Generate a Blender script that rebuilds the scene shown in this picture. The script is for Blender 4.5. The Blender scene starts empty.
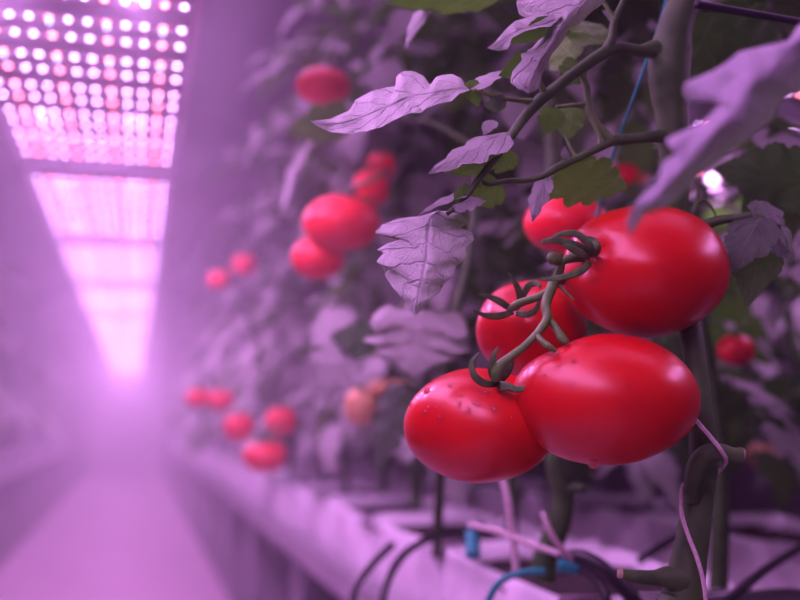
import bpy, math, random
from mathutils import Vector, Matrix, noise
PI = math.pi
C = bpy.context.scene.collection
SC = bpy.context.scene

# ---------------------------------------------------------------- camera
CAM = Vector((0, 0, 0.55)); YAW = math.radians(14.74); PIT = math.radians(6.84); FPX = 1000.0
F = Vector((math.sin(YAW)*math.cos(PIT), math.cos(YAW)*math.cos(PIT), math.sin(PIT)))
R = Vector((math.cos(YAW), -math.sin(YAW), 0)); U = R.cross(F)
def P(px, py, d):                       # point seen at (px, py) of the photo, d metres in front of the camera
    return CAM + d*(F + R*((px-400)/FPX) + U*((300-py)/FPX))
def proj(p):
    v = p - CAM; d = v.dot(F)
    if d < .02: return None
    return (400 + FPX*v.dot(R)/d, 300 - FPX*v.dot(U)/d, d)
cd = bpy.data.cameras.new('camera'); cam = bpy.data.objects.new('camera', cd); C.objects.link(cam)
cam.matrix_world = Matrix.Translation(CAM) @ Matrix((R, U, -F)).transposed().to_4x4()
cd.sensor_width = 36; cd.lens = 45; cd.clip_start = .01; cd.clip_end = 60
cd.dof.use_dof = True; cd.dof.focus_distance = .552; cd.dof.aperture_fstop = 3.9
SC.camera = cam
# ---------------------------------------------------------------- world and exposure
w = bpy.data.worlds.new('world'); SC.world = w; w.use_nodes = True
w.node_tree.nodes['Background'].inputs[0].default_value = (.30, .20, .42, 1)
w.node_tree.nodes['Background'].inputs[1].default_value = .25
SC.view_settings.view_transform = 'Standard'; SC.view_settings.look = 'None'
SC.view_settings.gamma = 1; SC.view_settings.exposure = 0.0
SC.cycles.volume_bounces = 1; SC.cycles.max_bounces = 6; SC.cycles.use_denoising = True
SC.cycles.sample_clamp_indirect = 4
SC.cycles.volume_step_rate = 1
SC.cycles.volume_bounces = 3
LED_WHITE = ((1.0, .50, 1.25), 20); LED_RED = ((1.0, .16, .24), 34); LED_BLUE = ((.35, .45, 1.0), 13)
LAMP_COL = (1.0, .40, 1.18)
FOG_DENSITY = .014; MIST_DENSITY = .175
LX = -.072; LZ = CAM.z + .42
def area(x, y, sx, sy, watts, z=None):            # light straight down, for grow lamps and for the added fill
    l = bpy.data.lights.new('lamp_or_fill_light', 'AREA'); l.shape = 'RECTANGLE'; l.size = sx; l.size_y = sy; l.energy = watts; l.color = LAMP_COL
    o = bpy.data.objects.new('lamp_or_fill_light', l); C.objects.link(o); o.location = (x, y, z or LZ-.006); return o
area(LX, .22, .22, 1.1, 8.0); area(LX, -.9, .22, .9, 1.5)  # key light of the unseen lamps added above and behind the camera
def spot(x, y, watts):
    l = bpy.data.lights.new('lamp_or_fill_light', 'SPOT'); l.spot_size = math.radians(165); l.spot_blend = .6; l.shadow_soft_size = .0; l.energy = watts; l.color = LAMP_COL
    o = bpy.data.objects.new('lamp_or_fill_light', l); C.objects.link(o); o.location = (x, y, LZ-.008); return o
for k in range(24):
    for sx in (-.06, .06): spot(LX+sx, .97+k*.4, 3.3)
area(-.25, 1.8, .9, 2.0, 16, 1.84); area(.5, 1.2, 1.6, 2.2, 14, 1.84)         # soft fill added below the roof, out of the frame, no lamp there
area(.915, .68, .22, .85, 6)
spot(.885, 1.4, 3)

# ---------------------------------------------------------------- materials
def new_mat(name):
    m = bpy.data.materials.new(name); m.use_nodes = True
    nt = m.node_tree; b = nt.nodes['Principled BSDF']; return m, nt, b
def noise_col(nt, b, c1, c2, scale, detail=3, coord='Object', lo=.35, hi=.65):
    tc = nt.nodes.new('ShaderNodeTexCoord'); n = nt.nodes.new('ShaderNodeTexNoise'); n.inputs['Scale'].default_value = scale
    n.inputs['Detail'].default_value = detail
    r = nt.nodes.new('ShaderNodeValToRGB'); r.color_ramp.elements[0].position = lo; r.color_ramp.elements[1].position = hi
    r.color_ramp.elements[0].color = (*c1, 1); r.color_ramp.elements[1].color = (*c2, 1)
    nt.links.new(tc.outputs[coord], n.inputs['Vector']); nt.links.new(n.outputs['Fac'], r.inputs[0])
    if b: nt.links.new(r.outputs[0], b.inputs['Base Color'])
    return r, n, tc
def bump(nt, b, src, strength, dist):
    bp = nt.nodes.new('ShaderNodeBump'); bp.inputs['Strength'].default_value = strength; bp.inputs['Distance'].default_value = dist
    nt.links.new(src, bp.inputs['Height']); nt.links.new(bp.outputs[0], b.inputs['Normal']); return bp
def simple(name, c1, c2, scale, rough=.6, bumps=0, dist=.002, metal=0):
    m, nt, b = new_mat(name); r, n, tc = noise_col(nt, b, c1, c2, scale)
    b.inputs['Roughness'].default_value = rough; b.inputs['Metallic'].default_value = metal
    if bumps: bump(nt, b, n.outputs['Fac'], bumps, dist)
    return m
def emit(name, col, s):
    m = bpy.data.materials.new(name); m.use_nodes = True; nt = m.node_tree; nt.nodes.clear()
    o = nt.nodes.new('ShaderNodeOutputMaterial'); e = nt.nodes.new('ShaderNodeEmission')
    e.inputs[0].default_value = (*col, 1); e.inputs[1].default_value = s; nt.links.new(e.outputs[0], o.inputs[0]); return m
def leaf_mat(name, top, vein, under, bump_s=.6, rough=.55):
    m, nt, b = new_mat(name); N = nt.nodes; L = nt.links
    def math_(op, a, bb=None, c=None):
        n = N.new('ShaderNodeMath'); n.operation = op
        for k, v in enumerate((a, bb, c)):
            if v is None: continue
            if isinstance(v, (int, float)): n.inputs[k].default_value = v
            else: L.new(v, n.inputs[k])
        return n.outputs[0]
    uv = N.new('ShaderNodeUVMap'); sp = N.new('ShaderNodeSeparateXYZ'); L.new(uv.outputs[0], sp.inputs[0])
    u = math_('ABSOLUTE', math_('SUBTRACT', math_('MULTIPLY', sp.outputs[0], 2.0), 1.0)); v = sp.outputs[1]
    nz = N.new('ShaderNodeTexNoise'); nz.inputs['Scale'].default_value = 9; L.new(uv.outputs[0], nz.inputs['Vector'])
    wob = math_('MULTIPLY', math_('SUBTRACT', nz.outputs['Fac'], .5), .09)
    ph = math_('FRACT', math_('MULTIPLY', math_('ADD', math_('SUBTRACT', v, math_('MULTIPLY', u, .27)), wob), 6.0))
    side = math_('SUBTRACT', 1.0, math_('MULTIPLY', math_('ABSOLUTE', math_('SUBTRACT', ph, .5)), 2.0))   # 0 on a side vein
    sv = math_('SMOOTH_MIN', math_('MULTIPLY', side, 6.5), 1.0, .2)
    mid = math_('SMOOTH_MIN', math_('MULTIPLY', u, 14.0), 1.0, .2)
    vo = N.new('ShaderNodeTexVoronoi'); vo.feature = 'DISTANCE_TO_EDGE'; vo.inputs['Scale'].default_value = 22
    L.new(uv.outputs[0], vo.inputs['Vector'])
    cell = math_('SMOOTH_MIN', math_('MULTIPLY', vo.outputs['Distance'], 6.0), 1.0, .3)
    h = math_('MULTIPLY', math_('MULTIPLY', sv, mid), math_('ADD', .7, math_('MULTIPLY', cell, .3)))
    tc = N.new('ShaderNodeTexCoord'); n2 = N.new('ShaderNodeTexNoise'); n2.inputs['Scale'].default_value = 35; L.new(tc.outputs['Object'], n2.inputs['Vector'])
    def mix(f, a, bb):
        x = N.new('ShaderNodeMix'); x.data_type = 'RGBA'
        if isinstance(f, (int, float)): x.inputs[0].default_value = f
        else: L.new(f, x.inputs[0])
        for k, q in ((6, a), (7, bb)):
            if isinstance(q, tuple): x.inputs[k].default_value = (*q, 1)
            else: L.new(q, x.inputs[k])
        return x.outputs[2]
    base = mix(h, vein, top)
    dk = tuple(c*.72 for c in top)
    base = mix(math_('MULTIPLY', n2.outputs['Fac'], .5), base, dk)
    ub = mix(math_('MULTIPLY', h, .7), tuple(c*1.5 for c in under), under)
    g = N.new('ShaderNodeNewGeometry')
    col = mix(g.outputs['Backfacing'], base, ub)
    L.new(col, b.inputs['Base Color']); b.inputs['Roughness'].default_value = rough
    b.inputs['Specular IOR Level'].default_value = .35
    b.inputs['Sheen Weight'].default_value = .25; b.inputs['Sheen Roughness'].default_value = .5
    bump(nt, b, h, bump_s, .0010)
    tr = N.new('ShaderNodeBsdfTranslucent'); tr.inputs[0].default_value = (.10, .30, .03, 1)
    mx = N.new('ShaderNodeMixShader'); mx.inputs[0].default_value = .22
    L.new(b.outputs[0], mx.inputs[1]); L.new(tr.outputs[0], mx.inputs[2])
    L.new(mx.outputs[0], N['Material Output'].inputs['Surface'])
    return m
M = {}
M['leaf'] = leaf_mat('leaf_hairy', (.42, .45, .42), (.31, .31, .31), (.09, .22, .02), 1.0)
M['leaf_front'] = leaf_mat('leaf_front', (.32, .29, .36), (.38, .35, .42), (.07, .16, .03))
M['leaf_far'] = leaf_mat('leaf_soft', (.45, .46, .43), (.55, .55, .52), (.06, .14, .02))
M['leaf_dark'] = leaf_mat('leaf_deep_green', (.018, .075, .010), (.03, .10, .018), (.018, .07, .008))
M['leaf_slate'] = leaf_mat('leaf_slate_green', (.075, .12, .075), (.14, .18, .13), (.05, .09, .03))
M['leaf_olive'] = leaf_mat('leaf_olive', (.085, .24, .014), (.12, .31, .03), (.085, .24, .014))
M['stem'] = simple('stem_green', (.028, .075, .012), (.055, .12, .028), 60, .6, .25, .0008)
M['twig'] = simple('truss_green', (.07, .15, .025), (.13, .23, .06), 120, .55, .2, .0005)
M['cut'] = simple('cut_end', (.35, .30, .17), (.45, .38, .22), 200, .8)
M['sepal'] = simple('sepal_green', (.06, .13, .04), (.13, .23, .08), 150, .55, .2, .0004)
def tomato_mat(name, c1, c2, rough=.33):
    m, nt, b = new_mat(name); r, n, tc = noise_col(nt, b, c1, c2, 14, 4)
    n2 = nt.nodes.new('ShaderNodeTexNoise'); n2.inputs['Scale'].default_value = 900; n2.inputs['Detail'].default_value = 2
    nt.links.new(tc.outputs['Object'], n2.inputs['Vector']); bump(nt, b, n2.outputs['Fac'], .12, .0003)
    b.inputs['Roughness'].default_value = rough; b.inputs['Coat Weight'].default_value = .12; b.inputs['Coat Roughness'].default_value = .15; b.inputs['Specular IOR Level'].default_value = .4
    b.inputs['Subsurface Weight'].default_value = .06; b.inputs['Subsurface Radius'].default_value = (.01, .002, .001)
    b.inputs['Subsurface Scale'].default_value = .6
    return m
M['tomato'] = tomato_mat('tomato_skin', (.46, .002, .007), (.58, .010, .008))
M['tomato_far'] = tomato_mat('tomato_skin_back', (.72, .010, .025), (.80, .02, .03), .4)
M['tomato_pale'] = tomato_mat('tomato_skin_unripe', (.62, .33, .14), (.70, .42, .2), .45)
m, nt, b = new_mat('water'); b.inputs['Base Color'].default_value = (1, 1, 1, 1); b.inputs['Transmission Weight'].default_value = 1
b.inputs['Roughness'].default_value = 0; b.inputs['IOR'].default_value = 1.33; M['water'] = m
M['fabric'] = simple('bag_fabric', (.78, .76, .79), (.88, .86, .89), 40, .8, .4, .003)
M['fabric_grey'] = simple('bag_fabric_grey', (.26, .25, .28), (.34, .33, .36), 40, .8, .4, .003)
M['fabric_black_nobounce'] = simple('bag_fabric_black_nobounce', (.02, .02, .022), (.035, .035, .04), 40, .8, .4, .003)  # only for the unseen front bag, black to stop bounce onto the tomatoes
M['soil'] = simple('soil', (.012, .009, .008), (.05, .035, .025), 90, .95, .8, .004)
M['tube_black'] = simple('tube_black', (.012, .012, .014), (.02, .02, .024), 20, .4)
M['tube_blue'] = simple('tube_blue', (.005, .26, .24), (.01, .32, .30), 20, .4)
M['twine'] = simple('twine_pale', (.50, .42, .42), (.62, .52, .52), 400, .8, .4, .0004)
M['metal'] = simple('gutter_metal', (.35, .34, .36), (.45, .44, .46), 30, .45, 0, 0, .3)
M['housing'] = simple('lamp_housing', (.55, .50, .58), (.62, .57, .66), 30, .4)
M['board'] = simple('lamp_board', (.62, .56, .66), (.70, .64, .74), 30, .5)
M['floor'] = simple('path_floor', (.48, .33, .41), (.58, .41, .50), 3, .55, .1, .002)
M['ground'] = simple('ground_cover', (.06, .05, .06), (.11, .09, .10), 5, .8, .2, .004)
M['film'] = simple('greenhouse_film', (.20, .17, .22), (.28, .24, .30), 2, .8)
M['led_white'] = emit('led_white', *LED_WHITE); M['led_red'] = emit('led_red', *LED_RED); M['led_blue'] = emit('led_blue', *LED_BLUE)

# ---------------------------------------------------------------- mesh helpers
class MB:
    def __init__(s): s.v = []; s.f = []; s.uv = {}; s.smooth = True
    def add(s, vs, fs, uvs=None):
        o = len(s.v); s.v += [Vector(v) for v in vs]
        for f in fs: s.f.append(tuple(i+o for i in f))
        if uvs:
            for i, q in enumerate(uvs): s.uv[i+o] = q
    def box(s, x0, x1, y0, y1, z0, z1):
        vs = [(x, y, z) for z in (z0, z1) for y in (y0, y1) for x in (x0, x1)]
        s.add(vs, [(0, 2, 3, 1), (4, 5, 7, 6), (0, 1, 5, 4), (2, 6, 7, 3), (0, 4, 6, 2), (1, 3, 7, 5)]); return s
    def tube(s, pts, rad, n=10, cap=True):
        pts = [Vector(p) for p in pts]; k = len(pts)
        if isinstance(rad, (int, float)): rad = [rad]*k
        t0 = (pts[1]-pts[0]).normalized(); a = t0.orthogonal().normalized(); vs = []; fs = []
        for i in range(k):
            t = (pts[min(i+1, k-1)] - pts[max(i-1, 0)]).normalized()
            a = (a - t*a.dot(t)).normalized(); b_ = t.cross(a)
            for j in range(n):
                q = 2*PI*j/n; vs.append(pts[i] + (a*math.cos(q)+b_*math.sin(q))*rad[i])
        for i in range(k-1):
            for j in range(n):
                fs.append((i*n+j, i*n+(j+1) % n, (i+1)*n+(j+1) % n, (i+1)*n+j))
        if cap:
            fs.append(tuple(range(n))[::-1]); fs.append(tuple((k-1)*n+j for j in range(n)))
        s.add(vs, fs); return s
    def xf(s, mat):
        s.v = [mat @ v for v in s.v]; return s
    def mesh(s, name, m):
        me = bpy.data.meshes.new(name); me.from_pydata([tuple(v) for v in s.v], [], s.f)
        if s.uv:
            ul = me.uv_layers.new(name='UVMap')
            for l in me.loops: ul.data[l.index].uv = s.uv.get(l.vertex_index, (0, 0))
        me.materials.append(m)
        if s.smooth: me.polygons.foreach_set('use_smooth', [True]*len(me.polygons))
        me.update(); return me
    def build(s, name, m, parent=None, origin=None):
        if origin is not None:
            o_ = Vector(origin); s.v = [v-o_ for v in s.v]
        ob = bpy.data.objects.new(name, s.mesh(name, m)); C.objects.link(ob)
        if origin is not None: ob.location = o_
        if parent is not None: ob.parent = parent
        return ob
def spline(pts, per=8):
    """pts: list of (Vector, radius) -> smooth Catmull-Rom points and radii"""
    out = []; rr = []; n = len(pts)
    for i in range(n-1):
        p0 = pts[max(i-1, 0)]; p1 = pts[i]; p2 = pts[i+1]; p3 = pts[min(i+2, n-1)]
        for k in range(per):
            t = k/per; t2 = t*t; t3 = t2*t
            def cr(a, b_, c, d): return .5*((2*b_)+(c-a)*t+(2*a-5*b_+4*c-d)*t2+(3*b_-a-3*c+d)*t3)
            out.append(cr(p0[0], p1[0], p2[0], p3[0])); rr.append(max(1e-4, cr(p0[1], p1[1], p2[1], p3[1])))
    out.append(pts[-1][0]); rr.append(pts[-1][1]); return out, rr
def tag(o, label=None, cat=None, group=None, kind=None):
    if label: o['label'] = label
    if cat: o['category'] = cat
    if group: o['group'] = group
    if kind: o['kind'] = kind
    return o
def empty(name, loc=(0, 0, 0)):
    o = bpy.data.objects.new(name, None); C.objects.link(o); o.location = loc; o.empty_display_size = .02; return o
def plain(mb): mb.smooth = False; return mb
def struct(name, mb, m, origin=None):
    return tag(plain(mb).build(name, m, None, origin), kind='structure')

# ---------------------------------------------------------------- the greenhouse
X0, X1, Y0, Y1, ZT = -1.9, 2.6, -1.6, 11.0, 1.9
struct('floor', MB().box(X0, X1, Y0, Y1, -.1, 0), M['ground'])
struct('trim_1', MB().box(-.46, .29, Y0, Y1, 0, .012), M['floor'])
struct('ceiling', MB().box(X0, X1, Y0, Y1, ZT, ZT+.05), M['film'])
struct('wall_left', MB().box(X0-.05, X0, Y0, Y1, 0, ZT), M['film'])
struct('wall_right', MB().box(X1, X1+.05, Y0, Y1, 0, ZT), M['film'])
struct('wall_back', MB().box(X0, X1, Y1, Y1+.05, 0, ZT), M['film'])
struct('wall_front', MB().box(X0, X1, Y0-.05, Y0, 0, ZT), M['film'])

# mist: thin everywhere, thick between the rows
def mist(name, box, dens, g_, label):
    m = bpy.data.materials.new(name); m.use_nodes = True; nt = m.node_tree; nt.nodes.clear()
    o_ = nt.nodes.new('ShaderNodeOutputMaterial'); vs_ = nt.nodes.new('ShaderNodeVolumeScatter')
    vs_.inputs['Color'].default_value = (.96, .90, 1, 1); vs_.inputs['Density'].default_value = dens; vs_.inputs['Anisotropy'].default_value = g_
    nt.links.new(vs_.outputs[0], o_.inputs['Volume'])
    tag(plain(MB().box(*box)).build(name, m), label, 'mist', kind='stuff')
mist('haze', (X0+.01, X1-.01, Y0+.01, Y1-.01, .014, ZT-.01), FOG_DENSITY, .35, 'thin violet haze hanging through the whole greenhouse')
mist('mist_bank', (-.34, .22, .80, Y1-.02, .016, 1.5), MIST_DENSITY, .35, 'thick glowing pink mist filling the aisle under the far lamps')

# ---------------------------------------------------------------- LED fixtures
LZ = CAM.z + .42
led_me = {}
for k in ('white', 'red', 'blue'):
    r = .0019 if k != 'blue' else .0014; mb = MB(); n = 8
    ring = [(r*math.cos(2*PI*j/n), r*math.sin(2*PI*j/n), 0) for j in range(n)]
    top = [(x*1.25, y*1.25, .0015) for x, y, z in ring]
    mb.add(ring + top, [tuple(range(n))[::-1]] + [(j, (j+1) % n, n+(j+1) % n, n+j) for j in range(n)])
    mb.smooth = False; led_me[k] = mb.mesh('led_'+k, M['led_'+k])
def fixture(xc, y0, y1, label, group=None, single=False, flip=False):
    root = empty('grow_lamp', (xc, (y0+y1)/2, LZ)); tag(root, label, 'grow lamp', group)
    ly = (y1-y0)/2; W = .122
    mb = MB(); mb.box(-W, W, -ly, ly, .016, .03)
    for s in (-1, 1): mb.box(s*W-.004, s*W+.004, -ly, ly, -.002, .03)
    mb.box(-.05, .05, -ly*.8, ly*.8, .03, .055)
    plain(mb).build('housing', M['housing'], root)
    for s in (-1, 1):
        MB().tube([(0, s*ly*.7, .055), (0, s*ly*.7, ZT-LZ)], .0012, 6).build('hanging_wire', M['tube_black'], root)
    rows = int((y1-y0)/.0575); cols = 12; p = .0197
    for j in range(rows):
        yy = -ly + .03 + j*.0575 + (.0035 if j % 2 == 0 else -.0035)
        st = plain(MB().box(-W+.006, W-.006, yy-.012, yy+.015, .004, .015)).build('led_strip', M['board'], root)
        kinds = {'white': [], 'red': [], 'blue': []}
        for i in range(cols):
            x = (i-5.5)*p; kd = 'red' if (cols-1-i+(0 if flip else 0)) % 3 == 1 else 'white'
            kinds[kd].append((x, yy))
        if j % 2 == 0 and j+1 < rows:
            for x, y in list(kinds['red']): kinds['blue'].append((x, y+.012))
        for kd, pts in kinds.items():
            if not pts: continue
            if single:
                for x, y in pts:
                    o = bpy.data.objects.new('led', led_me[kd]); C.objects.link(o); o.parent = st; o.location = (x, y, .0025)
            else:
                mb = MB(); mb.smooth = False
                for x, y in pts:
                    vs = [v.co + Vector((x, y, .0025)) for v in led_me[kd].vertices]
                    mb.add(vs, [tuple(pp.vertices) for pp in led_me[kd].polygons])
                tag(mb.build('led_row', M['led_'+kd], st), kind='stuff')
    return root
LX = -.072
g = 'grow lamps hung one behind another over the aisle'
fixture(LX, -1.35, -.45, 'led grow lamp hung over the aisle just behind the viewer, unseen, added for extra light')  # this lamp and the next are off-frame, added to light the foreground
fixture(LX, -.35, .80, 'led grow lamp hung over the aisle right above the viewer, unseen, added for key light')
fixture(LX, .93, 1.72, 'nearest led grow lamp in view, top left, separate round diodes showing', single=True)
fixture(LX, 1.80, 2.42, 'second led grow lamp down the aisle, its diodes merging into stripes', single=True)
fixture(LX, 2.52, 3.2, 'third led grow lamp down the aisle, a blurred pale pink trapezoid', single=True)
for k in range(6):
    y = 3.32 + k*1.05
    fixture(LX, y, y+.9, 'far led grow lamp melted into the white glow at the aisle end', g)
# the lamp line over the next aisle, on the right
fixture(.915, .25, 1.12, 'led grow lamp over the right aisle, just outside the frame')
fixture(.885, 1.22, 1.52, 'led grow lamp glimpsed at the right edge between dark leaves', single=True)

# ---------------------------------------------------------------- leaf geometry
def leaflet(L, W, nt_=26, ns=6, lobes=5, depth=.42, sweep=.45, fold=.12, curl=.25, ripple=.03, seed=0, side_curl=0.0, base=.16):
    rnd = random.Random(seed); ph = rnd.uniform(0, 6); mb = MB(); vs = []; uv = []; fs = []
    asym = rnd.uniform(-.08, .08)
    for i in range(nt_+1):
        t = i/nt_
        env = (math.sin(PI*min(1, t**.62)))**.85 * (1-.22*t) if 0 < t < 1 else 0
        for j in range(-ns, ns+1):
            s = j/ns; a = abs(s)
            tt = t*lobes + (asym*3 if s > 0 else 0)
            lob = 1 - depth*(1-abs(math.sin(PI*tt)))**1.5*min(1, t*5)*(1-t*.35)
            fine = 1 - .07*(1-abs(math.sin(PI*tt*3)))
            wv = W*.56*env*lob*fine*(1+asym*(1 if s > 0 else -1))
            x = s*wv
            y = L*(t + a**1.5*sweep*.45*env*W/L*(1-t)) - .22*a*W*math.exp(-(t/.16)**2)*min(1, t*12)
            z = -fold*abs(x) - side_curl*x*x/max(W, 1e-6) - curl*L*(t*t) + ripple*W*a*math.sin(2*PI*tt+ph+(1.3 if s > 0 else 0))*env
            z += .010*W*noise.noise(Vector((s*7, t*16, seed*1.7))) + .018*W*noise.noise(Vector((s*3, t*6, seed*2.7)))
            z += .03*W*noise.noise(Vector((x*60/ (W*10+.2), y*40, seed*3.1)))
            vs.append((x, y, z)); uv.append((.5+s*.5, t))
    n = 2*ns+1
    for i in range(nt_):
        for j in range(n-1):
            fs.append((i*n+j, i*n+j+1, (i+1)*n+j+1, (i+1)*n+j))
    mb.add(vs, fs, uv); return mb
def frame(base, tip, nrm, roll=0):
    y = (tip-base).normalized(); x = y.cross(nrm).normalized(); z = x.cross(y)
    m_ = Matrix((x, y, z)).transposed().to_4x4()
    if roll: m_ = m_ @ Matrix.Rotation(roll, 4, 'Y')
    return Matrix.Translation(base) @ m_
def hand_leaf(name, mat, b3, t3, W, face, parent, flip=False, roll=0, **kw):
    """b3, t3: (px, py, depth) of leaf base and tip; W width in px at mean depth; face: normal as (right, up, towards camera)"""
    B = P(*b3); T = P(*t3); d = (b3[2]+t3[2])/2; nrm = R*face[0]+U*face[1]-F*face[2]
    mb = leaflet((T-B).length, W/FPX*d, **kw).xf(frame(B, T, nrm, roll))
    return mb.build(name, mat, parent, B)

# ---------------------------------------------------------------- compound leaf variants for the background plants
def compound(seed, low=False):
    rnd = random.Random(seed); lm = MB(); sm = MB(); L = .24
    pts = [(Vector((0, t*L, .02*math.sin(t*3)-.09*t*t)), .0022*(1-.6*t)) for t in (0, .25, .5, .75, 1)]
    p, r = spline(pts, 3); sm.tube(p, r, 5, False)
    def at(t): return Vector((0, t*L, .02*math.sin(t*3)-.09*t*t))
    nt_, ns = (8, 2) if low else (14, 3)
    def put(t, ang, l, wd, droop, sd):
        mb = leaflet(l, wd, nt_, ns, rnd.choice((3, 4)), .35, .45, rnd.uniform(.0, .35), rnd.uniform(.2, .7), .06, sd)
        m_ = Matrix.Translation(at(t)) @ Matrix.Rotation(ang, 4, 'Z') @ Matrix.Rotation(-droop, 4, 'X') @ Matrix.Rotation(rnd.uniform(-.5, .5), 4, 'Y')
        mb.xf(m_); o = len(lm.v); lm.v += mb.v; lm.f += [tuple(i+o for i in f) for f in mb.f]
        for k, q in mb.uv.items(): lm.uv[k+o] = q
    put(1, rnd.uniform(-.2, .2), .10, .062, .5, seed*10)
    for k, t in enumerate((.38, .62, .85)):
        for s in (-1, 1):
            l = (.085, .095, .075)[k]*rnd.uniform(.85, 1.1)
            put(t, s*rnd.uniform(.9, 1.25), l, l*.58, rnd.uniform(.0, .5), seed*10+k*2+s+2)
    for k, t in enumerate((.3, .5, .73)):
        for s in (-1, 1):
            put(t, s*1.4, .022, .016, .2, seed*10+k+s)
    return lm, sm
VAR = []
for k in range(5):
    lm, sm = compound(k+1, k >= 3)
    VAR.append((lm, sm, lm.mesh('leaf', M['leaf_far']), lm.mesh('leaf', M['leaf_dark']), sm.mesh('leaf_stalk', M['stem'])))

def plant(x, y, z0, z1, label, group=None, n=34, near=True, seed=0, dark=False, lean=0, rng=1.0, guard=.78, avoid=None, xmin=None):
    rnd = random.Random(seed); root = empty('tomato_plant', (x, y, z0)); tag(root, label, 'tomato plant', group)
    pts = []; k = 7
    for i in range(k):
        t = i/(k-1); pts.append((Vector((lean*t + rnd.uniform(-.015, .015), rnd.uniform(-.015, .015), (z1-z0)*t)), .0085*(1-.55*t)))
    p, r = spline(pts, 4); MB().tube(p, r, 8).build('stem', M['stem'], root)
    lf = MB(); st = MB(); cnt = 0
    for i in range(n):
        t = (i+.5)/n; t = .17 + .83*t; pp = pts[0][0].lerp(pts[-1][0], t) + Vector((0, 0, 0))
        for tr in range(8):
            az = i*2.4 + rnd.uniform(-.5, .5) + tr*1.1
            m_ = Matrix.Translation(pp) @ Matrix.Rotation(az, 4, 'Z') @ Matrix.Rotation(rnd.uniform(-.45, .35), 4, 'X') @ Matrix.Rotation(rnd.uniform(-.3, .3), 4, 'Y')
            s = rnd.uniform(.75, 1.15)*rng*(1 if t < .8 else .8)
            m_ = m_ @ Matrix.Diagonal((s, s, s, 1))
            ok = True
            for q in (.0, .15, .26, .34):
                for sx in (-.08, 0, .08):
                    wp = Vector((x, y, z0)) + (m_ @ Vector((sx, q, -.03 - q*.25)))
                    if (xmin is not None and wp.x < xmin) or wp.z < BZ+.06: ok = False
                    pj = proj(wp)
                    if pj and pj[2] < guard and -120 < pj[0] < 920 and -120 < pj[1] < 720: ok = False
                    if pj is None or (wp-CAM).length < .45: ok = False
                    if avoid and pj and avoid(pj): ok = False
                    if wp.x > X1-.03 or wp.x < X0+.03: ok = False
            if ok: break
        if not ok: continue
        v = VAR[rnd.randrange(3)] if near else VAR[3+rnd.randrange(2)]
        if near:
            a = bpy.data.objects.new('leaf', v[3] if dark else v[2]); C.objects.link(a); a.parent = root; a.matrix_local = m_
            b_ = bpy.data.objects.new('leaf_stalk', v[4]); C.objects.link(b_); b_.parent = a
        else:
            o = len(lf.v); lf.v += [m_ @ q for q in v[0].v]; lf.f += [tuple(i_+o for i_ in f) for f in v[0].f]
            for kk, q in v[0].uv.items(): lf.uv[kk+o] = q
            o = len(st.v); st.v += [m_ @ q for q in v[1].v]; st.f += [tuple(i_+o for i_ in f) for f in v[1].f]
    if not near and lf.v:
        lf.build('foliage', M['leaf_dark'] if dark else M['leaf_far'], root); st.build('leaf_stalks', M['stem'], root)
    return root

# ---------------------------------------------------------------- rows: gutters, bags, plants
BZ = CAM.z - .15                       # height of the bag tops
bag_no = [0]
def bag(x0, x1, y0, y1, label, group=None, seed=0, fab='fabric'):
    rnd = random.Random(seed); root = empty('grow_bag', ((x0+x1)/2, (y0+y1)/2, BZ-.125)); tag(root, label, 'grow bag', group)
    hx = (x1-x0)/2; hy = (y1-y0)/2; n = 56; mb = MB()
    def ring(sx, sy, z, amp, sd):
        o = []
        for j in range(n):
            q = 2*PI*j/n; c, s = math.cos(q), math.sin(q); e = .32
            px = math.copysign(abs(c)**e, c)*sx; py = math.copysign(abs(s)**e, s)*sy
            k = noise.noise(Vector((px*14, py*14, sd+z*9)))*amp
            o.append((px*(1+k*1.2), py*(1+k*.6), z + k*.06))
        return o
    H = .125; prof = [(.92, 0, .02), (.99, .02, .06), (1.01, .05, .16), (1.0, .085, .20), (.985, H-.008, .22), (.965, H+.001, .24), (.93, H-.004, .22), (.90, H-.02, .10)]
    vs = []; fs = []
    for a, z, am in prof: vs += ring(hx*a, hy*a, z, am, seed*3.3)
    for i in range(len(prof)-1):
        for j in range(n): fs.append((i*n+j, i*n+(j+1) % n, (i+1)*n+(j+1) % n, (i+1)*n+j))
    fs.append(tuple(range(n))[::-1]); mb.add(vs, fs); mb.build('bag_wall', M[fab], root)
    # white flap with planting slot: fabric shoulders over the ends of the bag
    sb = MB(); vs = []; fs = []; gx, gy = 14, 22
    for i in range(gx+1):
        for j in range(gy+1):
            px = (i/gx*2-1)*hx*.95; py = (j/gy*2-1)*hy*.96
            vs.append((px, py, H-.014+.006*noise.noise(Vector((px*40, py*40, seed)))))
    for i in range(gx):
        for j in range(gy): fs.append((i*(gy+1)+j, (i+1)*(gy+1)+j, (i+1)*(gy+1)+j+1, i*(gy+1)+j+1))
    sb.add(vs, fs); sb.build('soil', M['soil'], root)
    for s in (-1, 1):                                   # folded cloth ends
        fb = MB(); vs = []; fs = []; gx, gy = 14, 8
        for i in range(gx+1):
            for j in range(gy+1):
                px = (i/gx*2-1)*hx*.97; u = j/gy; wv = .06*(1-(px/hx)**2*.6)
                py = s*(hy*.97 - u*(hy*.22 - wv*.3))
                vs.append((px, py, H+.004 - .012*u*u + .004*noise.noise(Vector((px*25, py*25, seed+4)))))
        for i in range(gx):
            for j in range(gy):
                q = (i*(gy+1)+j, (i+1)*(gy+1)+j, (i+1)*(gy+1)+j+1, i*(gy+1)+j+1); fs.append(q if s < 0 else q[::-1])
        fb.add(vs, fs); fb.build('cloth_flap', M[fab], root)
    return root
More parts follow.
